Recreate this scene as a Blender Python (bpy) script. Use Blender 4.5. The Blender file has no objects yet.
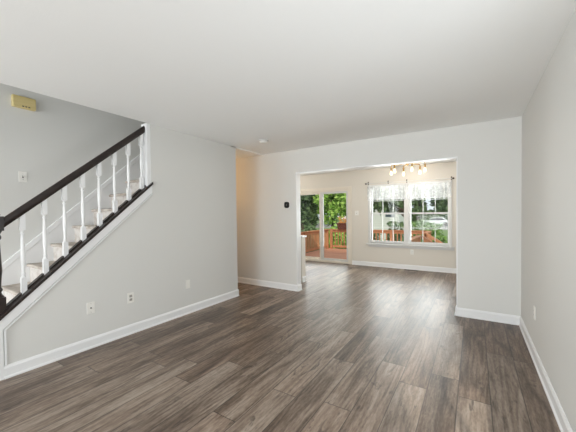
import bpy, bmesh, math, random
from mathutils import Vector, Matrix

random.seed(7)
S = bpy.context.scene
C = S.collection

# ------------------------------------------------------------------ camera
F_PX, YAW, PITCH, ROLL, CAM_H, CY = 293.408, 0.5654, -0.0193, -0.0113, 1.3373, 219.734
fw = Vector((-math.sin(YAW) * math.cos(PITCH), math.cos(YAW) * math.cos(PITCH), math.sin(PITCH)))
rt = Vector((math.cos(YAW), math.sin(YAW), 0))
up = rt.cross(fw)
r2 = rt * math.cos(ROLL) + up * math.sin(ROLL)
u2 = -rt * math.sin(ROLL) + up * math.cos(ROLL)
cam_d = bpy.data.cameras.new('camera')
cam = bpy.data.objects.new('camera', cam_d)
C.objects.link(cam)
cam_d.sensor_fit = 'HORIZONTAL'
cam_d.sensor_width = 36
cam_d.lens = F_PX * 36 / 576
cam_d.shift_y = (CY - 216) / 576
cam_d.clip_start = 0.05
M = Matrix((r2, u2, -fw)).transposed().to_4x4()
M.translation = Vector((0, 0, CAM_H))
cam.matrix_world = M
S.camera = cam

# ------------------------------------------------------------------ exposure, sky, sun, daylight, added fill lights
S.view_settings.view_transform = 'Standard'
S.view_settings.look = 'None'
S.view_settings.gamma = 1
S.view_settings.use_curve_mapping = False
S.view_settings.exposure = 0.07
S.cycles.max_bounces = 12
S.cycles.diffuse_bounces = 6
S.cycles.transparent_max_bounces = 16
S.cycles.use_denoising = True
S.cycles.sample_clamp_indirect = 6

w = bpy.data.worlds.new('world')
S.world = w
w.use_nodes = True
bg = w.node_tree.nodes['Background']
bg.inputs[0].default_value = (0.86, 0.93, 1.0, 1)
bg.inputs[1].default_value = 1.0


def light(name, kind, loc, aim, energy, color=(1, 1, 1), **kw):
    d = bpy.data.lights.new(name, kind)
    d.energy = energy
    d.color = color
    for k, v in kw.items():
        setattr(d, k, v)
    o = bpy.data.objects.new(name, d)
    C.objects.link(o)
    o.location = loc
    if aim is not None:
        o.rotation_euler = (Vector(aim) - Vector(loc)).to_track_quat('-Z', 'Y').to_euler()
    return o


light('sun', 'SUN', (0, 0, 20), (-4.5, 9.5, 12.0), 2.2, (1.0, 0.93, 0.82), angle=0.03)
# fill light added well behind the camera, at an assumed front window
light('front_fill', 'AREA', (-1.5, -4.9, 1.45), (-1.5, 4, 1.75), 8, (0.95, 0.985, 1.0),
      shape='RECTANGLE', size=3.0, size_y=1.7)
# up-aimed fill added behind the camera to brighten the ceiling
light('ceiling_fill', 'AREA', (-1.5, -4.7, 0.75), (-1.5, -1.2, 2.44), 150, (0.95, 0.985, 1.0),
      shape='RECTANGLE', size=3.0, size_y=1.0)
# fill added beside the camera to lift the far ceiling and left wall
light('side_fill', 'AREA', (0.44, 0.85, 0.95), (-2.4, 3.4, 2.4), 20, (0.95, 0.985, 1.0),
      shape='RECTANGLE', size=1.6, size_y=0.7)
# fill added on the foyer side to lift the right wall and ceiling
light('foyer_fill', 'AREA', (-4.15, -2.6, 1.30), (0.5, 1.0, 2.0), 98, (0.95, 0.985, 1.0),
      shape='RECTANGLE', size=1.4, size_y=1.9)
# open sky falling in by the sliding door and the dining window
light('slider_daylight', 'AREA', (-3.60, 7.56, 1.02), (-3.35, 5.0, 1.8), 24, (0.95, 0.98, 1.0),
      shape='RECTANGLE', size=1.5, size_y=1.85)
light('dining_window_daylight', 'AREA', (-1.35, 7.56, 1.30), (-1.4, 5.0, 1.9), 60, (0.95, 0.98, 1.0),
      shape='RECTANGLE', size=1.7, size_y=1.35)

# ------------------------------------------------------------------ helpers


def lin(r, g, b):
    f = lambda c: (c / 255) / 12.92 if c / 255 <= 0.04045 else ((c / 255 + 0.055) / 1.055) ** 2.4
    return (f(r), f(g), f(b), 1)


class MB:
    def __init__(s):
        s.v, s.f = [], []

    def add(s, vs, fs):
        n = len(s.v)
        s.v += [tuple(v) for v in vs]
        s.f += [tuple(i + n for i in f) for f in fs]
        return s

    def box(s, x0, x1, y0, y1, z0, z1):
        x0, x1 = min(x0, x1), max(x0, x1)
        y0, y1 = min(y0, y1), max(y0, y1)
        z0, z1 = min(z0, z1), max(z0, z1)
        return s.add([(x0, y0, z0), (x1, y0, z0), (x1, y1, z0), (x0, y1, z0), (x0, y0, z1), (x1, y0, z1), (x1, y1, z1), (x0, y1, z1)],
                     [(3, 2, 1, 0), (4, 5, 6, 7), (0, 1, 5, 4), (1, 2, 6, 5), (2, 3, 7, 6), (3, 0, 4, 7)])

    def prism(s, pts, ext):
        """closed polygon pts (3d), extruded by the vector ext"""
        n = len(pts)
        a = [Vector(p) for p in pts]
        e = Vector(ext)
        nrm = sum(((a[i].cross(a[(i + 1) % n])) for i in range(n)), Vector())
        if nrm.dot(e) > 0:
            a.reverse()
        vs = a + [p + e for p in a]
        fs = [tuple(range(n)), tuple(reversed(range(n, 2 * n)))]
        for i in range(n):
            j = (i + 1) % n
            fs.append((j, i, n + i, n + j))
        return s.add(vs, fs)

    def lathe(s, prof, c=(0, 0, 0), axis=(0, 0, 1), seg=16):
        """prof = [(r, t)...] along axis from c; capped"""
        ax = Vector(axis).normalized()
        q = ax.to_track_quat('Z', 'Y').to_matrix()
        c = Vector(c)
        vs, fs = [], []
        for r, t in prof:
            for k in range(seg):
                a = 2 * math.pi * k / seg
                vs.append(c + q @ Vector((r * math.cos(a), r * math.sin(a), t)))
        m = len(prof)
        for i in range(m - 1):
            for k in range(seg):
                l = (k + 1) % seg
                fs.append((i * seg + k, i * seg + l, (i + 1) * seg + l, (i + 1) * seg + k))
        fs.append(tuple(reversed(range(seg))))
        fs.append(tuple(range((m - 1) * seg, m * seg)))
        return s.add(vs, fs)

    def tube(s, pts, r, seg=8):
        pts = [Vector(p) for p in pts]
        n = len(pts)
        rr = r if isinstance(r, (list, tuple)) else [r] * n
        vs, fs = [], []
        for i, p in enumerate(pts):
            d = (pts[min(i + 1, n - 1)] - pts[max(i - 1, 0)]).normalized()
            q = d.to_track_quat('Z', 'Y').to_matrix()
            for k in range(seg):
                a = 2 * math.pi * k / seg
                vs.append(p + q @ Vector((rr[i] * math.cos(a), rr[i] * math.sin(a), 0)))
        for i in range(n - 1):
            for k in range(seg):
                l = (k + 1) % seg
                fs.append((i * seg + k, i * seg + l, (i + 1) * seg + l, (i + 1) * seg + k))
        fs.append(tuple(reversed(range(seg))))
        fs.append(tuple(range((n - 1) * seg, n * seg)))
        return s.add(vs, fs)

    def build(s, name, mat, parent=None, bevel=0.0, smooth=False, origin=None):
        me = bpy.data.meshes.new(name)
        vs = s.v
        if origin is not None:
            vs = [(v[0] - origin[0], v[1] - origin[1], v[2] - origin[2]) for v in vs]
        me.from_pydata(vs, [], s.f)
        me.materials.append(mat)
        me.update()
        o = bpy.data.objects.new(name, me)
        C.objects.link(o)
        if origin is not None:
            o.location = origin
        if smooth:
            for p in me.polygons:
                p.use_smooth = True
            if hasattr(me, 'set_sharp_from_angle'):
                me.set_sharp_from_angle(angle=math.radians(40))
        if bevel:
            b = o.modifiers.new('bevel', 'BEVEL')
            b.width = bevel
            b.segments = 2
            b.limit_method = 'ANGLE'
        if parent is not None:
            o.parent = parent
            if parent.location.length > 0 or parent.parent is not None:
                bpy.context.view_layer.update()
                o.matrix_parent_inverse = parent.matrix_world.inverted()
        return o


def tag(o, label, cat, group=None, kind=None):
    o['label'] = label
    o['category'] = cat
    if group:
        o['group'] = group
    if kind:
        o['kind'] = kind
    return o


def thing(name, label, cat, loc=(0, 0, 0), group=None):
    o = bpy.data.objects.new(name, None)
    C.objects.link(o)
    o.location = loc
    o.empty_display_size = 0.05
    return tag(o, label, cat, group)


def struct(o, label=None, cat=None):
    o['kind'] = 'structure'
    if label:
        o['label'] = label
        o['category'] = cat
    return o


# ------------------------------------------------------------------ materials


def mat(name, col, rough=0.6, metal=0.0, spec=0.5):
    m = bpy.data.materials.new(name)
    m.use_nodes = True
    b = m.node_tree.nodes['Principled BSDF']
    b.inputs['Base Color'].default_value = col
    b.inputs['Roughness'].default_value = rough
    b.inputs['Metallic'].default_value = metal
    b.inputs['Specular IOR Level'].default_value = spec
    return m


class NT:
    def __init__(s, m):
        s.t = m.node_tree
        s.n = s.t.nodes
        s.l = s.t.links
        s.bsdf = s.n.get('Principled BSDF')

    def node(s, kind, **kw):
        n = s.n.new(kind)
        for k, v in kw.items():
            setattr(n, k, v)
        return n

    def put(s, sock, v):
        if v is None:
            return
        if isinstance(v, bpy.types.NodeSocket):
            s.l.new(v, sock)
        else:
            sock.default_value = v

    def math(s, op, a, b=None, c=None, clamp=False):
        n = s.node('ShaderNodeMath', operation=op, use_clamp=clamp)
        for i, v in enumerate((a, b, c)):
            s.put(n.inputs[i], v)
        return n.outputs[0]

    def comb(s, x, y, z=0.0):
        n = s.node('ShaderNodeCombineXYZ')
        for i, v in enumerate((x, y, z)):
            s.put(n.inputs[i], v)
        return n.outputs[0]

    def noise(s, vec, scale, detail=3, rough=0.5, dist=0.0):
        n = s.node('ShaderNodeTexNoise')
        s.put(n.inputs['Vector'], vec)
        n.inputs['Scale'].default_value = scale
        n.inputs['Detail'].default_value = detail
        n.inputs['Roughness'].default_value = rough
        n.inputs['Distortion'].default_value = dist
        return n.outputs[0]

    def ramp(s, fac, stops):
        n = s.node('ShaderNodeValToRGB')
        e = n.color_ramp.elements
        while len(e) < len(stops):
            e.new(0.5)
        for el, (p, c) in zip(e, stops):
            el.position = p
            el.color = c
        s.put(n.inputs[0], fac)
        return n.outputs[0]

    def mix(s, fac, a, b, mode='MIX'):
        n = s.node('ShaderNodeMix', data_type='RGBA', blend_type=mode)
        s.put(n.inputs[0], fac)
        s.put(n.inputs[6], a)
        s.put(n.inputs[7], b)
        return n.outputs[2]

    def bump(s, h, strength, dist=0.01):
        n = s.node('ShaderNodeBump')
        n.inputs['Strength'].default_value = strength
        n.inputs['Distance'].default_value = dist
        s.put(n.inputs['Height'], h)
        s.l.new(n.outputs[0], s.bsdf.inputs['Normal'])

    def coord(s, which='Object'):
        return s.node('ShaderNodeTexCoord').outputs[which]

    def pos(s):
        return s.node('ShaderNodeNewGeometry').outputs['Position']


def paint(name, col, rough=0.7, bump=0.06, scale=160, spec=0.35):
    m = mat(name, col, rough, spec=spec)
    t = NT(m)
    t.bump(t.noise(t.pos(), scale, 2), bump, 0.004)
    return m


M_WALL = paint('wall_paint', lin(222, 222, 219), 0.62)
M_CEIL = paint('ceiling_paint', lin(246, 247, 246), 0.85, 0.12, 90)
M_DINE = paint('dining_wall_paint', lin(224, 219, 210), 0.65)
M_TRIM = paint('white_trim_paint', lin(238, 239, 240), 0.35, 0.02, 60, 0.5)
M_VINYL = paint('white_vinyl', lin(216, 216, 214), 0.35, 0.01, 60, 0.5)
M_CREAM = paint('cream_vinyl', lin(230, 223, 211), 0.4, 0.01, 60, 0.5)
M_PLATE = paint('white_plastic', lin(240, 239, 234), 0.35, 0.01, 60, 0.5)
M_BLACK = mat('black_plastic', lin(16, 16, 17), 0.25)
M_SLOT = mat('dark_slot', lin(70, 66, 62), 0.6)
M_SOCKET = mat('shaded_socket', lin(168, 165, 160), 0.5)  # shading on the sockets put into the grey colour
M_STEEL = mat('dull_steel', lin(150, 146, 140), 0.35, 1.0)
M_BRONZE = mat('dark_bronze', lin(60, 46, 38), 0.4, 0.6)


def wood(name, a, b, rough, axis='Y', sc=1.0):
    m = mat(name, a, rough)
    t = NT(m)
    p = t.coord('Object')
    mp = t.node('ShaderNodeMapping')
    st = {'X': (2, 30, 30), 'Y': (30, 2, 30), 'Z': (30, 30, 2)}[axis]
    mp.inputs['Scale'].default_value = tuple(k * sc for k in st)
    t.l.new(p, mp.inputs['Vector'])
    n = t.noise(mp.outputs[0], 1.0, 4, 0.6, 0.6)
    t.l.new(t.ramp(n, [(0.3, a), (0.7, b)]), t.bsdf.inputs['Base Color'])
    return m


M_DARKWOOD = wood('espresso_wood', lin(30, 22, 20), lin(44, 33, 29), 0.3)
M_DECKRAIL = wood('cedar_stained_wood', lin(172, 112, 76), lin(200, 142, 102), 0.6, 'Z')
M_CHIME = wood('golden_chime_cover', lin(206, 188, 128), lin(222, 205, 150), 0.5, 'Y')


def carpet_mat(name, c0, c1, c2):
    m = mat(name, c1, 0.8, spec=0.2)
    t = NT(m)
    p = t.pos()
    n = t.noise(p, 9, 4, 0.65)
    n2 = t.noise(p, 240, 2, 0.6)
    c = t.ramp(n, [(0.30, c0), (0.5, c1), (0.7, c2)])
    t.l.new(c, t.bsdf.inputs['Base Color'])
    t.bump(n2, 0.3, 0.004)
    return m


M_STAIR = carpet_mat('worn_white_riser_paint', lin(190, 180, 172), lin(220, 215, 210), lin(230, 227, 223))
M_TREAD = carpet_mat('worn_tread_paint', lin(168, 154, 142), lin(200, 191, 182), lin(216, 210, 203))


def floor_mat():
    m = mat('plank_floor', lin(120, 105, 95), 0.34)
    t = NT(m)
    sep = t.node('ShaderNodeSeparateXYZ')
    t.l.new(t.pos(), sep.inputs[0])
    X, Y = sep.outputs[0], sep.outputs[1]
    W, L = 0.2, 1.32
    u = t.math('DIVIDE', t.math('ADD', X, 0.10 + 20 * W), W)
    row = t.math('FLOOR', u)
    fu = t.math('FRACT', u)
    wr = t.node('ShaderNodeTexWhiteNoise', noise_dimensions='1D')
    t.l.new(row, wr.inputs['W'])
    v = t.math('ADD', t.math('DIVIDE', t.math('ADD', Y, 20.0), L), wr.outputs[0])
    pl = t.math('FLOOR', v)
    fv = t.math('FRACT', v)
    wp = t.node('ShaderNodeTexWhiteNoise', noise_dimensions='2D')
    t.l.new(t.comb(row, pl), wp.inputs['Vector'])
    wc = t.node('ShaderNodeSeparateColor')
    t.l.new(wp.outputs['Color'], wc.inputs[0])
    r1, r2_, r3 = wc.outputs
    off = t.math('MULTIPLY', r1, 57.0)
    off2 = t.math('MULTIPLY', r2_, 31.0)
    # cathedral grain: rings of a stretched noise field
    base = t.comb(t.math('ADD', t.math('MULTIPLY', X, 5.0), off), t.math('ADD', t.math('MULTIPLY', Y, 0.42), off2), off)
    field = t.noise(base, 1.0, 2, 0.45, 0.3)
    rings = t.math('SINE', t.math('MULTIPLY', field, 70.0))
    rings = t.math('MULTIPLY_ADD', rings, 0.5, 0.5)
    rings = t.math('POWER', rings, 2.0)
    fine = t.noise(t.comb(t.math('ADD', t.math('MULTIPLY', X, 58.0), off), t.math('ADD', t.math('MULTIPLY', Y, 3.6), off2), off2), 1.0, 4, 0.6)
    broad = t.noise(t.comb(t.math('ADD', t.math('MULTIPLY', X, 7.0), off2), t.math('ADD', t.math('MULTIPLY', Y, 0.9), off), off), 1.0, 5, 0.62, 0.7)
    # tone
    tone = t.math('MULTIPLY_ADD', r3, 0.26, t.math('MULTIPLY', broad, 1.0))
    tone = t.math('ADD', tone, t.math('MULTIPLY', t.math('SUBTRACT', fine, 0.5), 0.62))
    speck = t.noise(t.comb(t.math('MULTIPLY', X, 90.0), t.math('MULTIPLY', Y, 22.0), off), 1.0, 2, 0.6)
    tone = t.math('ADD', tone, t.math('MULTIPLY', t.math('SUBTRACT', speck, 0.5), 0.42))
    tone = t.math('SUBTRACT', tone, t.math('MULTIPLY', rings, 0.15))
    tone = t.math('SUBTRACT', tone, 0.06)
    col = t.ramp(tone, [(0.15, lin(56, 43, 36)), (0.40, lin(98, 83, 71)), (0.62, lin(133, 118, 105)), (0.88, lin(166, 153, 140))])
    warm = t.mix(t.math('MULTIPLY', r2_, 0.30), col, t.mix(1.0, col, lin(255, 226, 204), 'MULTIPLY'))
    # dark streaks and knots
    kn = t.noise(t.comb(t.math('ADD', t.math('MULTIPLY', X, 8.0), off), t.math('ADD', t.math('MULTIPLY', Y, 1.8), off), off2), 1.0, 3, 0.7, 2.4)
    knm = t.math('MULTIPLY', t.math('SUBTRACT', kn, 0.58), 8.0, clamp=True)
    warm = t.mix(t.math('MULTIPLY', knm, 0.70), warm, lin(46, 34, 29))
    # bevelled seams
    eu = t.math('MULTIPLY', t.math('SUBTRACT', 0.5, t.math('ABSOLUTE', t.math('SUBTRACT', fu, 0.5))), W)
    ev = t.math('MULTIPLY', t.math('SUBTRACT', 0.5, t.math('ABSOLUTE', t.math('SUBTRACT', fv, 0.5))), L)
    e = t.math('MINIMUM', eu, ev)
    soft = t.math('DIVIDE', e, 0.0045, clamp=True)
    seam = t.math('SUBTRACT', 1.0, soft)
    final = t.mix(t.math('MULTIPLY', seam, 0.95), warm, lin(34, 27, 24))
    t.l.new(final, t.bsdf.inputs['Base Color'])
    t.l.new(t.math('MULTIPLY_ADD', fine, 0.16, 0.30), t.bsdf.inputs['Roughness'])
    h = t.math('ADD', t.math('MULTIPLY', soft, 1.0), t.math('MULTIPLY', fine, 0.35))
    t.bump(h, 0.25, 0.0015)
    return m


M_FLOOR = floor_mat()


def glass_mat():
    m = bpy.data.materials.new('window_glass')
    m.use_nodes = True
    t = NT(m)
    t.n.remove(t.bsdf)
    out = t.n['Material Output']
    tr = t.node('ShaderNodeBsdfTransparent')
    tr.inputs[0].default_value = (0.97, 0.985, 0.975, 1)
    gl = t.node('ShaderNodeBsdfGlossy')
    gl.inputs['Roughness'].default_value = 0.02
    fr = t.node('ShaderNodeFresnel')
    fr.inputs[0].default_value = 1.2
    mx = t.node('ShaderNodeMixShader')
    t.l.new(fr.outputs[0], mx.inputs[0])
    t.l.new(tr.outputs[0], mx.inputs[1])
    t.l.new(gl.outputs[0], mx.inputs[2])
    t.l.new(mx.outputs[0], out.inputs[0])
    return m


M_GLASS = glass_mat()


def sheer_mat():
    m = bpy.data.materials.new('sheer_lace')
    m.use_nodes = True
    t = NT(m)
    t.n.remove(t.bsdf)
    out = t.n['Material Output']
    tr = t.node('ShaderNodeBsdfTransparent')
    df = t.node('ShaderNodeBsdfDiffuse')
    df.inputs[0].default_value = (0.88, 0.88, 0.88, 1)
    tl = t.node('ShaderNodeBsdfTranslucent')
    tl.inputs[0].default_value = (0.62, 0.62, 0.62, 1)
    a = t.node('ShaderNodeAddShader')
    half = t.node('ShaderNodeMixShader')
    half.inputs[0].default_value = 0.4
    t.l.new(df.outputs[0], half.inputs[1])
    t.l.new(tl.outputs[0], half.inputs[2])
    p = t.pos()
    n = t.noise(p, 16, 2, 0.5, 1.0)
    fac = t.node('ShaderNodeMapRange')
    fac.inputs['From Min'].default_value = 0.45
    fac.inputs['From Max'].default_value = 0.6
    fac.inputs['To Min'].default_value = 0.48
    fac.inputs['To Max'].default_value = 0.66
    t.l.new(n, fac.inputs['Value'])
    mx = t.node('ShaderNodeMixShader')
    t.l.new(fac.outputs[0], mx.inputs[0])
    t.l.new(tr.outputs[0], mx.inputs[1])
    t.l.new(half.outputs[0], mx.inputs[2])
    t.l.new(mx.outputs[0], out.inputs[0])
    t.n.remove(a)
    return m


M_SHEER = sheer_mat()


def emit_mat(name, col, strength):
    m = mat(name, col, 0.3)
    b = m.node_tree.nodes['Principled BSDF']
    b.inputs['Emission Color'].default_value = col
    b.inputs['Emission Strength'].default_value = strength
    return m


M_BULB = emit_mat('warm_bulb_glass', (1.0, 0.82, 0.58, 1), 1.05)
M_HALLGLOBE = emit_mat('hall_globe', (1.0, 0.72, 0.42, 1), 3.0)
M_BRASS = mat('satin_brass', lin(176, 142, 84), 0.35, 0.9)


def leaf_mat(name, a, b):
    m = mat(name, a, 0.6, spec=0.3)
    t = NT(m)
    oi = t.noise(t.pos(), 3.0, 2, 0.6)
    wn = t.node('ShaderNodeTexWhiteNoise', noise_dimensions='3D')
    g = t.node('ShaderNodeVectorMath', operation='SNAP')
    t.l.new(t.pos(), g.inputs[0])
    g.inputs[1].default_value = (0.15, 0.15, 0.15)
    t.l.new(g.outputs[0], wn.inputs['Vector'])
    f = t.math('ADD', t.math('MULTIPLY', oi, 0.6), t.math('MULTIPLY', wn.outputs[0], 0.4))
    t.l.new(t.ramp(f, [(0.3, a), (0.7, b)]), t.bsdf.inputs['Base Color'])
    return m


M_LEAF_DARK = leaf_mat('dark_leaves', lin(80, 104, 68), lin(134, 156, 110))
M_LEAF_MID = leaf_mat('green_leaves', lin(92, 130, 62), lin(148, 180, 100))
M_LEAF_LIME = leaf_mat('bright_leaves', lin(122, 166, 66), lin(180, 208, 108))
M_BARK = wood('bark', lin(70, 58, 48), lin(104, 90, 76), 0.9, 'Z', 0.3)
M_DECKFLOOR = wood('deck_boards', lin(178, 120, 92), lin(206, 150, 122), 0.7, 'X', 0.4)
M_LAWN = leaf_mat('lawn', lin(96, 120, 66), lin(130, 150, 90))
M_ROAD = paint('pale_pavement', lin(150, 147, 142), 0.9, 0.1, 20)

# ------------------------------------------------------------------ dimensions
CH = 2.44
XL, XR = -3.287, 0.466
YF, YE, YB = 4.349, 3.611, 7.358
X0, X1, ZT = -2.589, -0.180, 2.051
YFRONT = -5.0
XS = XL - 0.95          # stair wall face
WT = 0.12
YD = YF + WT            # dining side of the cased opening


def shoe(y):
    return 0.675 + 0.885 * (y - 0.915)


def rail(y):
    return 1.335 + 0.853 * (y - 0.8)


# ------------------------------------------------------------------ room shell
struct(MB().box(-6.6, XR + .15, YFRONT - .15, YB + .05, -0.12, 0).build('floor', M_FLOOR))
ce = MB()
ce.box(XL, XR + .15, YFRONT - .15, YF, CH, CH + .28)
ce.box(-5.5, XL, YE - .12, YF, CH - .012, CH + .28)
ce.box(-6.6, XR + .15, YF, YB + .15, CH, CH + .28)
struct(ce.build('ceiling', M_CEIL))
struct(MB().box(XS - .15, XL + .1, YFRONT - .15, YE + .1, 5.2, 5.35).build('ceiling_stairwell', M_CEIL))

wr_ = MB()
wr_.box(XR, XR + .15, YFRONT, 0, 0, CH)
wr_.box(XR, XR + .15, 1.7, YB + .15, 0, CH)
wr_.box(XR, XR + .15, 0, 1.7, 0, .65)
wr_.box(XR, XR + .15, 0, 1.7, 2.05, CH)
struct(wr_.build('wall_right', M_WALL))

wf = MB()
wf.box(-5.4, X0, YF, YD, 0, CH)
wf.box(X1, XR, YF, YD, 0, CH)
wf.box(X0, X1, YF, YD, ZT, CH)
struct(wf.build('wall_far', M_WALL))

# left wall: sloped knee wall under the railing, then full height
wl = MB()
Y_END, Y_POST = 0.62, 2.115
wl.prism([(XL, Y_END, 0), (XL, Y_POST, 0), (XL, Y_POST, shoe(Y_POST) - .035), (XL, Y_END, shoe(Y_END) - .035)], (-.12, 0, 0))
wl.box(XL - .12, XL, Y_POST, YE, 0, CH)
struct(wl.build('wall_left', M_WALL))
wh = MB().box(-5.4, XL - .12, YE - .12, YE, 0, CH)
struct(wh.build('wall_hall', M_WALL))
struct(MB().box(-5.55, -5.4, YE - .12, YF + WT, 0, CH).build('wall_hall_end', M_WALL))
struct(MB().box(XS - .15, XS, YFRONT, YE - .12, 0, 5.2).build('wall_stair', M_WALL))
up_ = MB()
up_.box(XL, XL + .1, YFRONT, YE + .1, CH + .28, 5.2)
up_.box(XS, XL, YE, YE + .1, CH + .28, 5.2)
struct(up_.build('wall_upper', M_WALL))
fr = MB()
fr.box(XS, -3.0, YFRONT - .15, YFRONT, 0, 2.8)
fr.box(XS, -4.16, YFRONT - .15, YFRONT, 2.8, 5.2)
fr.box(-3.36, XL + .1, YFRONT - .15, YFRONT, 2.8, 5.2)
fr.box(-4.16, -3.36, YFRONT - .15, YFRONT, 4.0, 5.2)
fr.box(-3.0, XR, YFRONT - .15, YFRONT, 0, .6)
fr.box(-3.0, XR, YFRONT - .15, YFRONT, 2.3, CH)
fr.box(0.0, XR, YFRONT - .15, YFRONT, .6, 2.3)
struct(fr.build('wall_front', M_WALL))

# dining room back wall with the window and the sliding door
SX0, SX1, SZ = -4.53, -2.69, 2.042      # slider casing outside
sx0, sx1, sz = SX0 + .07, SX1 - .07, SZ - .07
WX0, WX1, WZ0, WZ1 = -2.26, -0.41, 0.58, 2.045
wx0, wx1, wz0, wz1 = WX0 + .04, WX1 - .04, WZ0, WZ1 - .05
bw = MB()
bw.box(-6.6, sx0, YB, YB + .15, 0, CH)
bw.box(sx0, sx1, YB, YB + .15, sz, CH)
bw.box(sx1, wx0, YB, YB + .15, 0, CH)
bw.box(wx0, wx1, YB, YB + .15, 0, wz0)
bw.box(wx0, wx1, YB, YB + .15, wz1, CH)
bw.box(wx1, XR, YB, YB + .15, 0, CH)
struct(bw.build('wall_back', M_DINE))
struct(MB().box(-6.75, -6.6, YF, YB + .15, 0, CH).build('wall_dining_left', M_DINE))

# half wall of the kitchen side, its end just shows past the opening's jamb
hw = MB().box(-6.0, -2.83, 4.95, 5.09, 0, .875).build('wall_peninsula', M_DINE)
struct(hw)
MB().box(-6.0, -2.805, 4.93, 5.11, .875, .91).build('cap', M_TRIM, hw, .008)

# lining of the cased opening (painted white)
jl = MB()
jl.box(X0, X0 + .012, YF - .006, YD + .006, 0, ZT)
jl.box(X1 - .012, X1, YF + .004, YD + .006, 0, ZT)
jl.box(X0, X1, YF + .002, YD + .006, ZT - .012, ZT)
struct(jl.build('trim_1', M_TRIM))
# white half post where the railing meets the wall
# ------------------------------------------------------------------ baseboards
BH = 0.108


def base_prof():
    # (out, up) profile: shoe moulding, flat, eased top
    return [(0, 0), (.022, 0), (.022, .012), (.014, .022), (.014, BH - .022), (.008, BH - .006), (.004, BH), (0, BH)]


def baseboard(name, runs, m=None):
    mb = MB()
    for (x0, y0, x1, y1, nx, ny) in runs:
        pts = [(x0 + nx * o, y0 + ny * o, z) for o, z in base_prof()]
        mb.prism(pts, (x1 - x0, y1 - y0, 0))
    struct(mb.build(name, m or M_TRIM))


baseboard('baseboard_left', [(XL, .76, XL, YE + .014, 1, 0), (XL + .014, YE, -5.4, YE, 0, 1)])
baseboard('baseboard_far', [(-5.4, YF, X0 + .014, YF, 0, -1), (X1 - .014, YF, XR, YF, 0, -1),
                            (X0 + .012, YF - .014, X0 + .012, YD, 1, 0), (X1 - .012, YF - .014, X1 - .012, YD, -1, 0)])
baseboard('baseboard_right', [(XR, YFRONT, XR, YF, -1, 0), (XR, YD, XR, YB, -1, 0)])
baseboard('baseboard_back', [(SX1, YB, XR, YB, 0, -1), (-6.6, YB, SX0, YB, 0, -1)])
baseboard('baseboard_peninsula', [(-2.83, 4.95, -2.83, 5.09, 1, 0)])

# ------------------------------------------------------------------ stair skirt on the room side of the knee wall
sk = MB()
T = .014
ya, yb = .76, Y_POST
sk.prism([(XL, Y_END, shoe(Y_END) - .035), (XL, yb + .0, shoe(yb) - .035), (XL, yb, shoe(yb) - .125), (XL, ya, shoe(ya) - .125), (XL, ya, .0),
          (XL, Y_END, .0)], (T, 0, 0))
# small moulding along the lower edge
d = .012
g_ = .134
sk.prism([(XL, ya + .009, shoe(ya) - g_), (XL, yb, shoe(yb) - g_), (XL, yb, shoe(yb) - g_ - d), (XL, ya + .009 + d, shoe(ya + d) - g_ - d)], (.017, 0, 0))
sk.prism([(XL, ya + .009, shoe(ya) - g_), (XL, ya + .009 + d, shoe(ya + d) - g_ - d), (XL, ya + .009 + d, BH), (XL, ya + .009, BH)], (.017, 0, 0))
struct(sk.build('trim_2', M_TRIM))

# ------------------------------------------------------------------ staircase
RISE, RUN = 0.204, 0.223
st = thing('staircase', 'pale painted staircase climbing behind the white balusters', 'stairs', (XL - .53, 1.6, 0))
for n in range(1, 13):
    yn = 1.185 + RUN * (n - 4)
    z = RISE * n
    r = MB().box(XS + .022, XL - .125, yn + .032, yn + .050, z - RISE, z - .03)
    r.build('riser', M_STAIR, st)
    MB().box(XS + .022, XL - .125, yn, yn + RUN + .050, z - .032, z).build('tread', M_TREAD, st, .012)
lo = MB()
y1 = 1.185 - RUN * 3
y2 = y1 + RUN * 12
zz = lambda y: RISE + (y - y1) * RISE / RUN
X_ = XS + .001
lo.prism([(X_, y1 - .1, 0), (X_, y1 - .1, zz(y1 - .1) + .13), (X_, y2, zz(y2) + .13), (X_, y2, zz(y2) - .3), (X_, y1 + .25, 0)], (.02, 0, 0))
sb = lo.build('wall_skirt', M_TRIM, st)
# moulded cap along the top of the skirt board
MB().prism([(X_, y1 - .1, zz(y1 - .1) + .13), (X_, y2, zz(y2) + .13), (X_, y2, zz(y2) + .205), (X_, y1 - .1, zz(y1 - .1) + .205)], (.03, 0, 0)).build('skirt_moulding', M_TRIM, sb, .006)

# ------------------------------------------------------------------ stair railing
XBAL = XL - .06
ra = thing('stair_railing', 'dark wooden handrail with white turned balusters on the sloped knee wall', 'railing', (XBAL, 1.4, 0))
sh = MB()
ys, ye = .66, 2.128
sh.prism([(XL + .022, ys, shoe(ys) - .035), (XL + .022, ye, shoe(ye) - .035), (XL + .022, ye, shoe(ye) - .004), (XL + .022, ys, shoe(ys) - .004)], (-.155, 0, 0))
shoe_o = sh.build('shoe_rail', M_DARKWOOD, ra, .004)
fl = MB()
for (xa, xb2) in ((XL + .004, XBAL + .021), (XBAL - .021, XL - .125)):
    pass
BY = [0.922, 1.081, 1.240, 1.399, 1.556, 1.715, 1.872, 2.030]
edges = [.795] + BY + [2.07]
for i in range(len(edges) - 1):
    a, b = edges[i] + (.019 if i else 0), edges[i + 1] - (.019 if i < len(edges) - 2 else 0)
    fl.prism([(XBAL + .019, a, shoe(a) - .006), (XBAL + .019, b, shoe(b) - .006), (XBAL + .019, b, shoe(b) + .012), (XBAL + .019, a, shoe(a) + .012)], (-.038, 0, 0))
fl.build('fillet', M_DARKWOOD, shoe_o)

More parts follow.
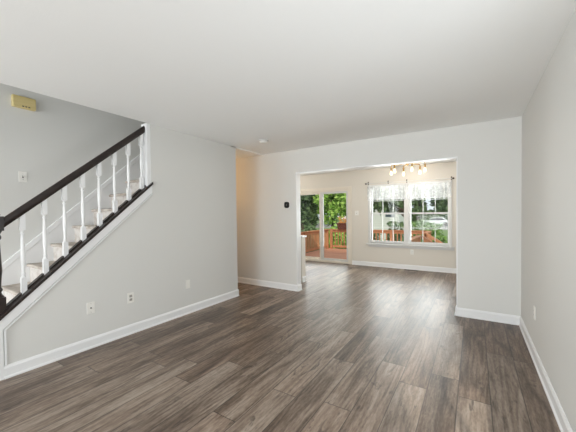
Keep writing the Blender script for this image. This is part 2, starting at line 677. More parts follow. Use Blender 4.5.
h = MB()
pr = [(-.030, -.030), (-.022, -.042), (.022, -.042), (.030, -.030), (.032, -.004), (.024, .014), (.010, .024), (-.010, .024), (-.024, .014), (-.032, -.004)]
y0h, y1h = .785, 2.085
zc = lambda y: rail(y) - .024 * 1.31
h.prism([(XBAL + a, y0h, zc(y0h) + b * 1.25) for a, b in pr], (0, y1h - y0h, zc(y1h) - zc(y0h)))
h.build('handrail', M_DARKWOOD, ra, smooth=True)


def baluster(y):
    zb = shoe(y) - .018
    zt = rail(y) - .07
    L = zt - zb
    b = MB()
    s = .019
    bl = .145
    # square foot cut to the slope, square head cut to the slope
    sl = .885 * s
    for (za, zb_, da, db) in ((zb, zb + bl, sl, 0), (zt - bl, zt, 0, sl)):
        b.add([(XBAL - s, y - s, za - da), (XBAL + s, y - s, za - da), (XBAL + s, y + s, za + da), (XBAL - s, y + s, za + da),
               (XBAL - s, y - s, zb_ - db), (XBAL + s, y - s, zb_ - db), (XBAL + s, y + s, zb_ + db), (XBAL - s, y + s, zb_ + db)],
              [(3, 2, 1, 0), (4, 5, 6, 7), (0, 1, 5, 4), (1, 2, 6, 5), (2, 3, 7, 6), (3, 0, 4, 7)])
    m = L - 2 * bl
    prof = [(.019, -.002), (.014, .012), (.0115, .022), (.0165, .030), (.0165, .036), (.011, .046), (.0125, .07), (.0165, .14), (.0165, .2), (.0125, m - .06),
            (.0105, m - .04), (.0155, m - .032), (.0155, m - .026), (.011, m - .016), (.014, m - .008), (.019, m + .002)]
    b.lathe(prof, (XBAL, y, zb + bl), seg=12)
    return b


for y in BY:
    baluster(y).build('baluster', M_TRIM, ra, smooth=True)

# dark newel at the foot of the handrail
yn, nn = .752, MB()
s = .043
zb = shoe(yn) - .03
nn.box(XBAL - s, XBAL + s, yn - s, yn + s, zb - .045, zb + .17)
nn.box(XBAL - s, XBAL + s, yn - s, yn + s, 1.225, 1.345)
zt = 1.225 - zb - .17
nn.lathe([(.043, 0), (.030, .02), (.024, .04), (.034, .055), (.034, .065), (.025, .08), (.026, .12), (.034, .22), (.030, .32), (.024, zt - .08), (.034, zt - .065), (.034, zt - .05), (.026, zt - .03),
          (.042, zt)], (XBAL, yn, zb + .17))
nn.lathe([(.02, 0), (.032, .008), (.032, .016), (.018, .026), (.016, .034), (.026, .05), (.030, .07), (.025, .09), (.0, .1)], (XBAL, yn, 1.345))
nn.build('newel_post', M_DARKWOOD, ra, smooth=True)
# white half post
hp = MB().box(XL - .112, XL - .004, 2.066, Y_POST, shoe(2.06) - .004, CH)
hp.build('half_newel', M_TRIM, ra, .004)

# ------------------------------------------------------------------ wall plates


def plate_on(name, label, cat, pos, nrm, kind, wdt=.072, hgt=.116, group=None, dark=False):
    """a cover plate at pos on a wall with normal nrm"""
    n = Vector(nrm)
    side = Vector((0, 0, 1)).cross(n)

    def slab(a0, a1, z0, z1, d0, d1):
        p = Vector(pos)
        q = [p + side * a + Vector((0, 0, z)) + n * d0 for a, z in ((a0, z0), (a1, z0), (a1, z1), (a0, z1))]
        return q, n * (d1 - d0)

    t = thing(name, label, cat, pos, group)
    m = MB().prism(*slab(-wdt / 2, wdt / 2, -hgt / 2, hgt / 2, 0, .006))
    m.build('cover_plate', M_PLATE, t, .002)
    if kind == 'duplex':
        for zc_ in (-.02, .02):
            r = MB().prism(*slab(-.0165, .0165, zc_ - .014, zc_ + .014, .005, .009)).build('receptacle', M_SOCKET if dark else M_PLATE, t, .002)
            k = MB()
            for a in (-.0065, .0065):
                k.prism(*slab(a - .0012, a + .0012, zc_ - .002, zc_ + .007, .0088, .0094))
            k.prism(*slab(-.002, .002, zc_ - .010, zc_ - .006, .0088, .0094))
            k.build('slot', M_SLOT, r)
        c = Vector(pos) + n * .005
        MB().lathe([(.003, 0), (.003, .002), (.001, .0025)], c, n, 8).build('screw', M_STEEL, t)
    elif kind == 'jack':
        c = Vector(pos) + n * .005
        MB().lathe([(.007, 0), (.007, .003), (.005, .003), (.005, .012), (.003, .012)], c, n, 12).build('coaxial_jack', M_SLOT, t)
        for zc_ in (-.042, .042):
            MB().lathe([(.003, 0), (.003, .002), (.001, .0025)], c + Vector((0, 0, zc_)), n, 8).build('screw', M_STEEL, t)
    elif kind == 'toggle':
        MB().prism(*slab(-.006, .006, -.012, .012, .005, .008)).build('toggle_slot', M_SLOT, t)
        p = Vector(pos) + n * .006
        MB().tube([p, p + n * .014 + Vector((0, 0, .010))], [.005, .0035], 8).build('toggle', M_PLATE, t)
        for zc_ in (-.03, .03):
            MB().lathe([(.003, 0), (.003, .002), (.001, .0025)], Vector(pos) + n * .005 + Vector((0, 0, zc_)), n, 8).build('screw', M_STEEL, t)
    elif kind == 'blank':
        for zc_ in (-.042, .042):
            MB().lathe([(.003, 0), (.003, .002), (.001, .0025)], Vector(pos) + n * .005 + Vector((0, 0, zc_)), n, 8).build('screw', M_PLATE, t)
    return t


plate_on('cable_outlet', 'white wall plate with one round dark jack, under the sloped stair trim', 'outlet', (XL, 1.422, .408), (1, 0, 0), 'jack')
plate_on('power_outlet', 'white two-socket outlet with sockets coloured dark for shading in the middle of the left wall', 'outlet', (XL, 1.831, .410), (1, 0, 0), 'duplex', dark=True)
plate_on('blank_plate', 'plain white wall plate nearest the hall corner of the left wall', 'wall plate', (XL, 2.616, .400), (1, 0, 0), 'blank')
plate_on('power_outlet', 'white outlet low on the right wall near the far corner', 'outlet', (XR, 3.425, .417), (-1, 0, 0), 'duplex')
plate_on('power_outlet', 'white outlet on the dining wall below the window sill', 'outlet', (-1.231, YB, .414), (0, -1, 0), 'duplex')
plate_on('light_switch', 'white light switch on the stair wall below the golden chime box', 'switch', (XS, 1.185, 1.785), (1, 0, 0), 'toggle')
plate_on('light_switch', 'white light switch between the sliding door and the dining window', 'switch', (-2.56, YB, 1.345), (0, -1, 0), 'toggle', .1)

# door chime box high on the stair wall
cy_, cz_ = 1.205, 2.60
ch = thing('door_chime', 'golden tan door chime box high on the stair wall', 'door chime', (XS, cy_, cz_))
MB().box(XS, XS + .055, cy_ - .10, cy_ + .10, cz_ - .062, cz_ + .062).build('cover', M_CHIME, ch, .006)
MB().box(XS + .04, XS + .058, cy_ - .085, cy_ + .085, cz_ + .052, cz_ + .058).build('top_lip', M_CHIME, ch)
for k in range(3):
    a = cy_ - .022 + k * .026
    MB().box(XS + .054, XS + .0565, a, a + .016, cz_ - .052, cz_ - .040).build('sound_slot', M_SLOT, ch)

# thermostat on the far wall
tc = Vector((-2.772, YF, 1.497))
th = thing('thermostat', 'black rounded thermostat on the far wall left of the opening', 'thermostat', tc)


def rrect(w_, h_, r, n=6):
    pts = []
    for cx_, cz2, a0 in ((w_ / 2 - r, h_ / 2 - r, 0), (-w_ / 2 + r, h_ / 2 - r, 90), (-w_ / 2 + r, -h_ / 2 + r, 180), (w_ / 2 - r, -h_ / 2 + r, 270)):
        for i in range(n + 1):
            a = math.radians(a0 + 90 * i / n)
            pts.append((cx_ + r * math.cos(a), cz2 + r * math.sin(a)))
    return pts


MB().prism([(tc.x + a, YF, tc.z + b) for a, b in rrect(.108, .118, .03)], (0, -.005, 0)).build('wall_plate', M_PLATE, th, .001)
MB().prism([(tc.x + a, YF - .004, tc.z + b) for a, b in rrect(.096, .106, .03)], (0, -.022, 0)).build('body', M_BLACK, th, .004)
MB().prism([(tc.x + a, YF - .0255, tc.z + b) for a, b in rrect(.026, .034, .006)], (0, -.0012, 0)).build('display', mat('grey_display', lin(92, 90, 86), 0.3), th)

# smoke detector on the ceiling
M_RING = mat('grey_white_plastic', lin(206, 205, 201), 0.6)
sd = thing('smoke_detector', 'round white smoke detector on the ceiling near the hall corner', 'smoke detector', (-2.655, 3.525, CH))
MB().lathe([(.075, 0), (.075, .012), (.070, .016), (.066, .016)], (-2.655, 3.525, CH), (0, 0, -1), 32).build('mounting_ring', M_RING, sd, smooth=True)
MB().lathe([(.064, 0), (.062, .016), (.050, .026), (.030, .030), (.012, .030), (.0, .031)], (-2.655, 3.525, CH - .014), (0, 0, -1), 32).build('cover', M_PLATE, sd, smooth=True)

# ------------------------------------------------------------------ sliding door
d1 = bpy.data.objects.new('door_1', None)
C.objects.link(d1)
d1.location = ((SX0 + SX1) / 2, YB, 0)
tag(d1, 'sliding glass door to the deck with cream frame and white stile', 'door', kind='structure')
cs = MB()
cs.box(SX0, sx0 + .006, YB - .018, YB, 0, SZ)
cs.box(sx1 - .006, SX1, YB - .018, YB, 0, SZ)
cs.box(sx0 + .006, sx1 - .006, YB - .018, YB, sz - .006, SZ)
cs.build('casing', M_CREAM, d1, .004)
fm = MB()
fm.box(sx0, sx0 + .045, YB - .004, YB + .13, 0, sz)
fm.box(sx1 - .045, sx1, YB - .004, YB + .13, 0, sz)
fm.box(sx0 + .045, sx1 - .045, YB - .004, YB + .13, sz - .04, sz)
fm.box(sx0 + .045, sx1 - .045, YB - .010, YB + .13, 0, .05)
fm.build('frame', M_CREAM, d1, .003)
SM = -3.565


def sash(x0, x1, z0, z1, y0, y1, ls, rs, tr_, br, m):
    q = MB()
    q.box(x0, x0 + ls, y0, y1, z0, z1)
    q.box(x1 - rs, x1, y0, y1, z0, z1)
    q.box(x0 + ls, x1 - rs, y0, y1, z1 - tr_, z1)
    q.box(x0 + ls, x1 - rs, y0, y1, z0, z0 + br)
    ym = (y0 + y1) / 2
    g = MB().box(x0 + ls - .005, x1 - rs + .005, ym - .003, ym + .003, z0 + br - .005, z1 - tr_ + .005)
    return q, g


q, g = sash(sx0 + .045, SM - .045, .05, sz - .04, YB + .072, YB + .108, .06, .06, .05, .06, M_CREAM)
p = q.build('fixed_panel', M_CREAM, d1, .003)
g.build('glass', M_GLASS, p)
q, g = sash(SM - .045, sx1 - .045, .05, sz - .04, YB + .022, YB + .058, .085, .05, .05, .06, M_VINYL)
p = q.build('sliding_panel', M_VINYL, d1, .003)
g.build('glass', M_GLASS, p)
hd = MB().box(SM - .018, SM + .012, YB - .004, YB + .022, .92, 1.12)
hd.build('handle', M_VINYL, p, .005)

# ------------------------------------------------------------------ dining window
w1 = bpy.data.objects.new('window_1', None)
C.objects.link(w1)
w1.location = ((WX0 + WX1) / 2, YB, WZ0)
tag(w1, 'white double-hung double window on the dining room back wall', 'window', kind='structure')
cs = MB()
cs.box(WX0, wx0 + .01, YB - .018, YB, WZ0, WZ1)
cs.box(wx1 - .01, WX1, YB - .018, YB, WZ0, WZ1)
cs.box(wx0 + .01, wx1 - .01, YB - .018, YB, wz1 - .01, WZ1)
MX = -1.34
cs.box(MX - .035, MX + .035, YB - .014, YB + .11, WZ0, wz1)
cs.build('casing', M_VINYL, w1, .003)
MB().box(WX0 - .05, WX1 + .05, YB - .06, YB + .06, WZ0 - .028, WZ0).build('window_sill', M_VINYL, w1, .006)
MB().box(WX0, WX1 + .04, YB - .016, YB, WZ0 - .085, WZ0 - .028).build('apron', M_VINYL, w1, .004)
for (a, b) in ((wx0, MX - .035), (MX + .035, wx1)):
    uf = MB()
    uf.box(a, a + .012, YB, YB + .14, wz0, wz1)
    uf.box(b - .012, b, YB, YB + .14, wz0, wz1)
    uf.box(a + .012, b - .012, YB, YB + .14, wz1 - .012, wz1)
    uf.box(a + .012, b - .012, YB + .06, YB + .14, wz0, wz0 + .02)
    u = uf.build('unit_frame', M_VINYL, w1)
    zm = 1.322
    for (z0, z1, yy, br, tr_) in ((zm - .018, wz1 - .012, YB + .085, .036, .045), (wz0 + .012, zm + .018, YB + .045, .055, .036)):
        q, g = sash(a + .012, b - .012, z0, z1, yy, yy + .032, .032, .032, tr_, br, M_VINYL)
        gx0, gx1, gz0, gz1 = a + .044, b - .044, z0 + br, z1 - tr_
        for k in (1, 2):
            x = gx0 + (gx1 - gx0) * k / 3
            q.box(x - .0055, x + .0055, yy + .008, yy + .024, gz0, gz1)
        zmid = (gz0 + gz1) / 2
        for k in range(3):
            xa = gx0 + (gx1 - gx0) * k / 3 + (.0055 if k else 0)
            xb_ = gx0 + (gx1 - gx0) * (k + 1) / 3 - (.0055 if k < 2 else 0)
            q.box(xa, xb_, yy + .008, yy + .024, zmid - .0055, zmid + .0055)
        o = q.build('sash', M_VINYL, w1)
        g.build('glass', M_GLASS, o)

# window frame added around the side fill light, out of view
w2 = bpy.data.objects.new('added_window', None)
C.objects.link(w2)
w2.location = (XR, .85, .65)
tag(w2, 'added unseen white window frame around the side fill in the right wall', 'window', kind='structure')
q = MB()
for (a0, a1, b0, b1) in ((-.06, .02, .59, 2.11), (1.68, 1.76, .59, 2.11), (.02, 1.68, 2.03, 2.11), (.02, 1.68, .59, .67)):
    q.box(XR - .016, XR, a0, a1, b0, b1)
q.build('casing', M_VINYL, w2, .003)
q = MB()
for (a0, a1, b0, b1) in ((0, .05, .65, 2.05), (1.65, 1.7, .65, 2.05), (.05, 1.65, 2.0, 2.05), (.05, 1.65, .65, .7), (.05, 1.65, 1.33, 1.37), (.83, .87, .7, 1.33), (.83, .87, 1.37, 2.0)):
    q.box(XR + .05, XR + .1, a0, a1, b0, b1)
q.build('sash', M_VINYL, w2)

# ------------------------------------------------------------------ curtain rod and valances
YR, ZR = YB - .065, 2.072
cr = thing('curtain_rod', 'thin white curtain rod with dark brackets above the dining window', 'curtain rod', (-1.345, YR, ZR))
MB().tube([(-2.275, YR, ZR), (-.40, YR, ZR)], .008, 10).build('rod', M_VINYL, cr)
for x in (-2.275, -.40):
    s_ = -1 if x < -1 else 1
    MB().lathe([(.008, 0), (.012, .004), (.02, .014), (.022, .024), (.016, .036), (.004, .042)], (x, YR, ZR), (s_, 0, 0), 12).build('finial', M_BRONZE, cr, smooth=True)
for x in (-2.255, -1.767, -1.341, -.42):
    b = MB().box(x - .012, x + .012, YB - .006, YB, ZR - .03, ZR + .05)
    b.tube([(x, YB - .004, ZR + .03), (x, YR, ZR + .022), (x, YR, ZR + .008)], .006, 8)
    b.build('bracket', M_BRONZE, cr)


YV, ZV = YB - .045, 1.985
for (a, b, lab) in ((-2.25, -1.35, 'slim white valance rod over the left half of the dining window'), (-1.332, -.425, 'slim white valance rod over the right half of the dining window')):
    vr = thing('valance_rod', lab, 'curtain rod', ((a + b) / 2, YV, ZV))
    MB().tube([(a, YV, ZV), (b, YV, ZV)], .006, 8).build('rod', M_VINYL, vr)
    for x in (a + .01, b - .01):
        MB().box(x - .006, x + .006, YV, YB - .017, ZV - .012, ZV + .012).build('bracket', M_VINYL, vr)


def valance(x0, x1, label, ph):
    nx, nz = 90, 12
    z0, z1 = 1.655, ZV + .014
    vs, fs = [], []
    for j in range(nz + 1):
        tz = j / nz
        z = z0 + (z1 - z0) * tz
        for i in range(nx + 1):
            tx = i / nx
            x = x0 + (x1 - x0) * tx
            amp = .014 * (1 - tz * .55)
            y = YV - .012 + amp * math.sin(tx * 62 + ph + .8 * math.sin(tx * 17 + ph)) + .005 * math.sin(tx * 140 + tz * 3)
            if tz > .9:
                y = min(y, YV - .0105)
            dz = .008 * math.sin(tx * 62 + ph) * (1 - tz)
            vs.append((x, y - .006, z + dz))
    for j in range(nz):
        for i in range(nx):
            a = j * (nx + 1) + i
            fs.append((a, a + 1, a + nx + 2, a + nx + 1))
    o = MB().add(vs, fs).build('valance', M_SHEER, smooth=True, origin=((x0 + x1) / 2, YV, z0))
    tag(o, label, 'curtain', 'sheer window valances')
    return o


valance(-2.262, -1.352, 'sheer white valance over the left half of the dining window', 0.3)
valance(-1.330, -.425, 'sheer white valance over the right half of the dining window', 2.1)

# ------------------------------------------------------------------ chandelier
cc = Vector((-1.154, 6.416, CH))
cd = thing('chandelier', 'brass six-arm ceiling light with glowing bulbs above the dining area', 'chandelier', cc)
MB().lathe([(.065, 0), (.065, .012), (.055, .022), (.02, .026), (.012, .03), (.012, .085)], cc, (0, 0, -1), 20).build('canopy', M_BRASS, cd, smooth=True)
MB().lathe([(.012, 0), (.034, .01), (.040, .03), (.034, .05), (.014, .062), (.008, .075), (.0, .08)], cc - Vector((0, 0, .065)), (0, 0, -1), 20).build('hub', M_BRASS, cd, smooth=True)
for k in range(6):
    a = math.radians(-6 + 60 * k)
    dr = Vector((math.cos(a), math.sin(a), 0))
    R = .335
    arm = MB().tube([cc + dr * r + Vector((0, 0, z)) for r, z in ((.02, -.085), (.08, -.09), (.15, -.10), (.22, -.102), (.28, -.096), (.315, -.096), (.333, -.106), (R, -.14))], .009, 8)
    ao = arm.build('arm', M_BRASS, cd, smooth=True)
    e = cc + dr * R + Vector((0, 0, -.135))
    MB().lathe([(.008, 0), (.022, .004), (.024, .012), (.016, .018), (.016, .068), (.014, .075)], e, (0, 0, -1), 14).build('socket', M_BRASS, ao, smooth=True)
    b = MB().lathe([(.010, 0), (.014, .01), (.021, .03), (.027, .052), (.029, .068), (.026, .084), (.017, .096), (.007, .102), (.0, .103)], e - Vector((0, 0, .072)), (0, 0, -1), 16)
    b.build('bulb', M_BULB, ao, smooth=True)
light('chandelier_glow', 'POINT', (cc.x, cc.y, 2.04), None, 17, (1.0, 0.91, 0.80), shadow_soft_size=0.05)

# floor vent by the back wall
vt = thing('floor_vent', 'small brown floor vent below the dining window', 'vent', (-1.236, YB - .10, 0))
MB().box(-1.386, -1.086, YB - .15, YB - .05, 0, .004).build('frame', M_BRONZE, vt, .001)
for k in range(10):
    x = -1.37 + k * .03
    MB().box(x, x + .012, YB - .14, YB - .06, .003, .0055).build('louver', M_SLOT, vt)

# globe lamps out of sight: one in the hall round the corner, one added to brighten the dining room


def globe_lamp(label, x, y, z, m, watts, col):
    hl = thing('ceiling_lamp', label, 'ceiling lamp', (x, y, z))
    MB().lathe([(.08, 0), (.08, .02), (.05, .03)], (x, y, z), (0, 0, -1), 20).build('base', M_BRASS, hl, smooth=True)
    MB().lathe([(.05, 0), (.09, .02), (.11, .06), (.10, .10), (.06, .14), (.0, .155)], (x, y, z - .028), (0, 0, -1), 20).build('globe', m, hl, smooth=True)
    light('globe_glow', 'POINT', (x, y, z - .34), None, watts, col, shadow_soft_size=0.1)


globe_lamp('warm globe ceiling lamp in the hall behind the left wall', -4.75, 3.98, CH - .012, M_HALLGLOBE, 9, (1.0, 0.54, 0.18))
globe_lamp('added unseen globe lamp brightening the dining room left of the sliding door', -4.9, 6.2, CH, M_BULB, 28, (1.0, 0.91, 0.80))

# ------------------------------------------------------------------ outside: deck
ZD = -0.18
DX0, DX1, DY0, DY1 = -5.45, -1.30, YB + .15, 11.85
dk = thing('deck', 'reddish wooden deck floor beyond the sliding door', 'deck', ((DX0 + DX1) / 2, 9.6, -1.0))
nb = 30
for k in range(nb):
    y = DY0 + (DY1 + .06 - DY0) * k / nb
    y_ = DY0 + (DY1 + .06 - DY0) * (k + 1) / nb - .006
    MB().box(DX0 - .05, DX1 + .05, y, y_, ZD - .03, ZD).build('board', M_DECKFLOOR, dk)
fb = MB()
fb.box(DX0 - .03, DX1 + .03, DY1 - .02, DY1 + .03, ZD - .25, ZD - .03)
fb.box(DX0 - .03, DX0 + .02, DY0, DY1 - .02, ZD - .25, ZD - .03)
fb.box(DX1 - .02, DX1 + .03, DY0, DY1 - .02, ZD - .25, ZD - .03)
fb.build('rim_joist', M_DECKRAIL, dk)
for x in (DX0 + .1, -3.4, DX1 - .1):
    for y in (8.4, 11.6):
        MB().box(x - .06, x + .06, y - .06, y + .06, -1.05, ZD - .03).build('footing_post', M_DECKRAIL, dk)
ZTOP = .67


def railing(label, p0, p1, posts, nb_, post_w=.10):
    a, b = Vector(p0), Vector(p1)
    d_ = (b - a)
    L = d_.length
    dn = d_.normalized()
    sd_ = Vector((-dn.y, dn.x, 0))
    t = thing('deck_railing', label, 'railing', (a.x, a.y, ZD), 'cedar railings of the deck')

    def bar(s0, s1, w_, z0, z1):
        q = [a + dn * s0 + sd_ * w_ / 2, a + dn * s1 + sd_ * w_ / 2, a + dn * s1 - sd_ * w_ / 2, a + dn * s0 - sd_ * w_ / 2]
        return MB().prism([(v.x, v.y, z0) for v in q], (0, 0, z1 - z0))

    bar(-.05, L + .05, .14, ZTOP - .035, ZTOP).build('cap_rail', M_DECKRAIL, t, .004)
    bar(0, L, .04, ZTOP - .13, ZTOP - .035).build('top_rail', M_DECKRAIL, t)
    bar(0, L, .04, ZD + .06, ZD + .15).build('bottom_rail', M_DECKRAIL, t)
    for s_ in posts:
        bar(s_ - post_w / 2, s_ + post_w / 2, post_w, ZD, ZTOP - .035).build('post', M_DECKRAIL, t)
    for k in range(nb_):
        s_ = (k + .5) * L / nb_
        if min(abs(s_ - q) for q in posts) < post_w / 2 + .02:
            continue
        bar(s_ - .018, s_ + .018, .036, ZD + .15, ZTOP - .13).build('baluster', M_DECKRAIL, t)
    return t


railing('cedar deck railing along the far edge of the deck', (DX0 + .18, DY1 - .06, 0), (DX1 - .18, DY1 - .06, 0), [0.02, 1.26, 2.55, 3.77], 28)
railing('cedar deck railing along the left side of the deck', (DX0 + .06, DY0 + .1, 0), (DX0 + .06, DY1 - .16, 0), [.05, 2.0, 4.05], 31)
railing('short cedar deck railing at the right side by the far corner', (DX1 - .06, 10.60, 0), (DX1 - .06, DY1 - .16, 0), [.05, 1.05], 9)
railing('cedar deck railing along the right side nearest the house', (DX1 - .06, DY0 + .1, 0), (DX1 - .06, 9.30, 0), [.05, 1.63], 13)

ds = thing('deck_stairs', 'short cedar stairs with sloped handrails going down from the deck', 'stairs', (DX1 + .6, 9.95, -1.0))
for k in range(4):
    x = DX1 + .06 + .27 * k
    MB().box(x, x + .28, 9.45, 10.45, ZD - .19 * (k + 1) - .03, ZD - .19 * (k + 1)).build('tread', M_DECKFLOOR, ds)
for y in (9.42, 10.48):
    s_ = MB().prism([(DX1 + .035, y - .02, ZD - .22), (DX1 + .035, y - .02, ZD - .05), (DX1 + 1.2, y - .02, -.88), (DX1 + 1.2, y - .02, -1.0), (DX1 + .95, y - .02, -1.0)], (0, .04, 0))
    s_.build('stringer', M_DECKRAIL, ds)
    hr = MB().prism([(DX1 + .0, y - .045, ZTOP - .09), (DX1 + .0, y - .045, ZTOP - .0), (DX1 + 1.2, y - .045, ZTOP - .78), (DX1 + 1.2, y - .045, ZTOP - .87)], (0, .09, 0))
    hr.build('handrail', M_DECKRAIL, ds)
    MB().box(DX1 + 1.1, DX1 + 1.2, y - .045, y + .045, -1.0, ZTOP - .74).build('post', M_DECKRAIL, ds)
    for k in range(8):
        x = DX1 + .12 + k * .12
        zt_ = ZTOP - .09 - (x - DX1) * .65 + .01
        MB().box(x, x + .035, y - .018, y + .018, zt_ - .70, zt_).build('baluster', M_DECKRAIL, ds)

# planter box hooked on the far railing
px_, py_ = -4.68, DY1 - .06
pb = thing('flower_box', 'reddish brown flower box hooked on the far deck railing', 'planter', (px_, py_ - .1, ZTOP))
M_CLAY = paint('clay_plastic', lin(96, 54, 42), 0.6, 0.05, 30)
q = MB()
q.prism([(px_ - .20, py_ - .16, ZTOP + .0), (px_ - .24, py_ - .18, ZTOP + .24), (px_ - .24, py_ + .12, ZTOP + .24), (px_ - .20, py_ + .10, ZTOP + .0)], (.48, 0, 0))
q.box(px_ - .26, px_ + .26, py_ - .195, py_ + .135, ZTOP + .22, ZTOP + .26)
q.build('box', M_CLAY, pb, .006)


def leaf_cloud(n, fn, size, rng, up=0.0):
    vs, fs = [], []
    for _ in range(n):
        c = fn()
        s_ = size * (.6 + .8 * rng.random())
        a = Vector((rng.gauss(0, 1), rng.gauss(0, 1), rng.gauss(0, 1) * .7)).normalized()
        b = a.cross(Vector((rng.gauss(0, 1), rng.gauss(0, 1), rng.gauss(0, 1)))).normalized()
        i = len(vs)
        vs += [c - a * s_, c + b * s_ * .45 - a * s_ * .1, c + a * s_, c - b * s_ * .45 - a * s_ * .1]
        fs.append((i, i + 1, i + 2, i + 3))
    return vs, fs


rg = random.Random(3)
M_FLOWER = leaf_mat('orange_flowers', lin(206, 120, 50), lin(226, 160, 90))
vs, fs = leaf_cloud(120, lambda: Vector((px_ + rg.uniform(-.2, .2), py_ - .03 + rg.uniform(-.12, .12), ZTOP + .27 + rg.random() ** 2 * .25)), .045, rg)
MB().add(vs, fs).build('plant', M_FLOWER, pb)

# ------------------------------------------------------------------ outside: ground, house, trees
gd = MB().box(-90, 60, YB + .2, 120, -1.2, -1.0).build('ground_lawn', M_LAWN)
struct(gd, 'green lawn behind the house', 'lawn')
rd = MB().box(-60, 40, 44, 62, -1.0, -.985).build('ground_street', M_ROAD)
struct(rd, 'pale street beyond the back yard', 'street')


def tree(label, x, y, z0, z1, rx, n, m, seed, name='tree', cat='tree', group='trees behind the deck', leaf=.13, trunk=.13, ry=None, boxy=False, tx=0.0):
    r = random.Random(seed)
    t = thing(name, label, cat, (x, y, -1.0), group)
    zc_, rz = (z0 + z1) / 2, (z1 - z0) / 2
    ry = ry or rx
    cl = []
    for _ in range(70 if boxy else 34):
        u = Vector((r.gauss(0, 1), r.gauss(0, 1), r.gauss(0, 1))).normalized() * (r.random() ** .4)
        if boxy:
            u = Vector((r.uniform(-1, 1), r.uniform(-1, 1), r.uniform(-1, 1)))
        cl.append(Vector((x + u.x * rx * .85, y + u.y * ry * .85, zc_ + u.z * rz * .88)))
    cr_ = min(rx, ry, rz) * (.45 if boxy else .36)

    def pt():
        c = r.choice(cl)
        u = Vector((r.gauss(0, 1), r.gauss(0, 1), r.gauss(0, .8))).normalized() * (r.random() ** .45) * cr_
        p = c + u
        p.z = max(p.z, -.97)
        return p
    vs, fs = leaf_cloud(n, pt, leaf, r)
    tk = MB()
    top = zc_ + rz * .3
    tk.tube([(x + tx, y, -1.0), (x + tx + .05, y, -1 + (top + 1) * .35), (x + tx - .03, y + .04, -1 + (top + 1) * .7), (x + tx, y, top)], [trunk, trunk * .8, trunk * .6, trunk * .25], 9)
    for c in cl[:9]:
        s0 = Vector((x + tx, y, max(-.8, min(c.z - .5, top - .2))))
        tk.tube([s0, (s0 + c) / 2 + Vector((0, 0, .1)), c], [trunk * .4, trunk * .28, trunk * .1], 6)
    tk.build('trunk', M_BARK, t)
    MB().add(vs, fs).build('foliage', m, t)
    return t


# seen by the sliding door
tree('dark dense tree behind the left pane of the sliding door', -9.4, 16.5, -.9, 4.6, 1.5, 6000, M_LEAF_DARK, 11)
tree('bright green leafy tree behind the right pane of the sliding door', -6.9, 15.6, .2, 5.0, 1.25, 5200, M_LEAF_LIME, 12)
tree('low dark shrub behind the left deck railing', -8.0, 14.2, -1.0, .75, .95, 2600, M_LEAF_DARK, 13, 'shrub', 'shrub', 'shrubs around the deck', .09, .05)
tree('low light green shrub behind the flower box', -5.7, 13.8, -1.0, .85, .8, 2400, M_LEAF_LIME, 14, 'shrub', 'shrub', 'shrubs around the deck', .09, .05)
tree('tall mid green tree far behind the sliding door', -14.2, 23.0, -.5, 7.5, 2.6, 7000, M_LEAF_MID, 15, leaf=.18)
tree('mid green tree standing beside the pale house gable', -10.6, 27.5, .3, 6.5, 1.5, 5200, M_LEAF_MID, 16, leaf=.16)
# seen by the window
tree('dark tree with hanging branches behind the left half of the window', -3.78, 14.4, 1.36, 3.0, .98, 5200, M_LEAF_DARK, 17, boxy=True, tx=1.1, ry=.7)
tree('low dark shrub behind the middle of the dining window', -2.82, 13.05, -.8, 1.0, .30, 1800, M_LEAF_DARK, 18, 'shrub', 'shrub', 'shrubs around the deck', .09, .04, boxy=True)
tree('low leafy shrub behind the far deck railing left of the window mullion', -4.0, 13.0, -1.0, .50, .55, 2600, M_LEAF_DARK, 28, 'shrub', 'shrub', 'shrubs around the deck', .08, .05, boxy=True, ry=.4)
tree('slim dark tree just right of the window mullion', -2.72, 18.2, 1.0, 3.6, .42, 2400, M_LEAF_DARK, 19, boxy=True)
tree('dark tree behind the right edge of the window', -1.52, 19.6, 1.25, 3.6, .62, 3600, M_LEAF_DARK, 20, boxy=True, tx=.5)
tree('green hedge shrub behind the far right corner of the deck', -1.93, 16.0, -1.0, .88, .62, 3600, M_LEAF_MID, 21, 'shrub', 'shrub', 'shrubs around the deck', .07, .05, boxy=True)
tree('low green shrub beside the deck stairs', -.92, 12.4, -1.0, .50, .36, 3000, M_LEAF_MID, 22, 'shrub', 'shrub', 'shrubs around the deck', .07, .05, boxy=True)
tree('broad tree across the street on the right', 1.0, 76.0, -.8, 10.0, 5.5, 6000, M_LEAF_DARK, 23, leaf=.3, trunk=.25)
tree('broad dark tree across the street behind the white car', -10.5, 84.0, -.9, 2.4, 5.5, 6000, M_LEAF_DARK, 27, leaf=.3, trunk=.25, boxy=True)
tree('broad tree across the street in the middle', -21.0, 72.0, .0, 10.0, 5.5, 6000, M_LEAF_MID, 24, leaf=.3, trunk=.25)
tree('broad tree across the street on the left', -27.0, 50.0, -.2, 11.0, 6.0, 7000, M_LEAF_MID, 25, leaf=.35, trunk=.25)
tree('leafy yard tree outside the view of the dining window', 2.6, 15.0, .0, 5.5, 1.6, 4000, M_LEAF_MID, 26)

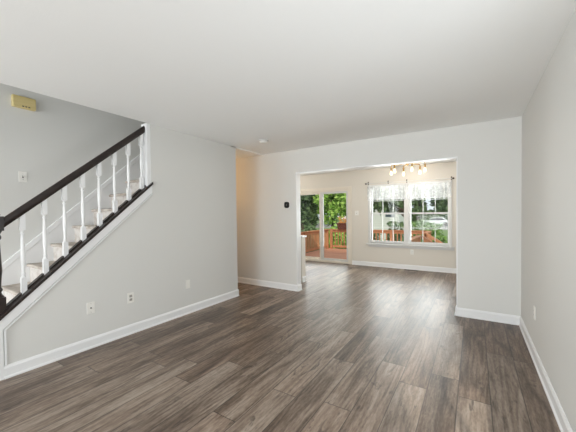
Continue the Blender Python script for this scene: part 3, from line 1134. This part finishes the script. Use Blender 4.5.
# pale neighbour house
hs = thing('neighbor_house', 'pale sided house seen under the trees through the dining window', 'house', (-6.4, 27.0, -1.0))
M_SIDING = mat('pale_siding', lin(214, 214, 210), 0.8)
t_ = NT(M_SIDING)
sp = t_.node('ShaderNodeSeparateXYZ')
t_.l.new(t_.pos(), sp.inputs[0])
t_.bump(t_.math('FRACT', t_.math('MULTIPLY', sp.outputs[2], 6.0)), 0.6, .02)
hx0, hx1, hy0, hy1 = -8.6, -5.4, 26.0, 30.0
MB().box(hx0, hx1, hy0, hy1 - .2, -1.0, 2.6).build('wall', M_SIDING, hs)
M_ROOF = paint('grey_shingles', lin(128, 124, 122), 0.9, 0.3, 30)
ym = (hy0 + hy1) / 2
MB().prism([(hx0 - .3, hy0 - .35, 2.5), (hx0 - .3, ym, 4.1), (hx0 - .3, hy1 + .15, 2.5), (hx0 - .3, hy1 + .15, 2.4), (hx0 - .3, hy0 - .35, 2.4)], (hx1 - hx0 + .6, 0, 0)).build('roof', M_ROOF, hs)
for x in (-8.0, -6.1):
    f_ = MB()
    f_.box(x - .45, x + .45, hy0 - .04, hy0, .9, 2.1)
    f_ = f_.build('window', M_VINYL, hs)
    MB().box(x - .38, x + .38, hy0 - .05, hy0 - .039, .98, 2.02).build('pane', mat('dark_pane', lin(86, 96, 104), 0.1), f_)

# white car parked on the street
cx_, cyy = -5.4, 57.0
car = thing('parked_car', 'white car parked on the street beyond the hedge', 'car', (cx_, cyy, -.985))
body = [(-2.1, .30), (-2.15, .62), (-2.0, .86), (-1.2, .95), (-.7, 1.42), (.75, 1.46), (1.35, 1.0), (2.05, .86), (2.15, .55), (2.1, .30)]
M_CAR = mat('white_car_paint', lin(232, 234, 236), 0.25)
MB().prism([(cx_ + a, cyy - .85, -.985 + b) for a, b in body], (0, 1.7, 0)).build('body', M_CAR, car, .06)
M_CARGLASS = mat('car_glass', lin(50, 58, 64), 0.08)
MB().prism([(cx_ + a, cyy - .862, -.985 + b) for a, b in ((-1.02, .98), (-.62, 1.36), (.70, 1.39), (1.18, .99))], (0, 1.724, 0)).build('side_window', M_CARGLASS, car)
M_TYRE = mat('tyre', lin(28, 28, 28), 0.8)
for a in (-1.35, 1.35):
    for y in (-.88, .68):
        wv = MB().lathe([(.24, 0), (.32, .03), (.32, .17), (.24, .2)], (cx_ + a, cyy + y, -.985 + .32), (0, 1, 0), 24).build('wheel', M_TYRE, car, smooth=True)
        MB().lathe([(.2, 0), (.2, .212), (.05, .214)], (cx_ + a, cyy + y - .006, -.985 + .32), (0, 1, 0), 16).build('hubcap', M_STEEL, wv)
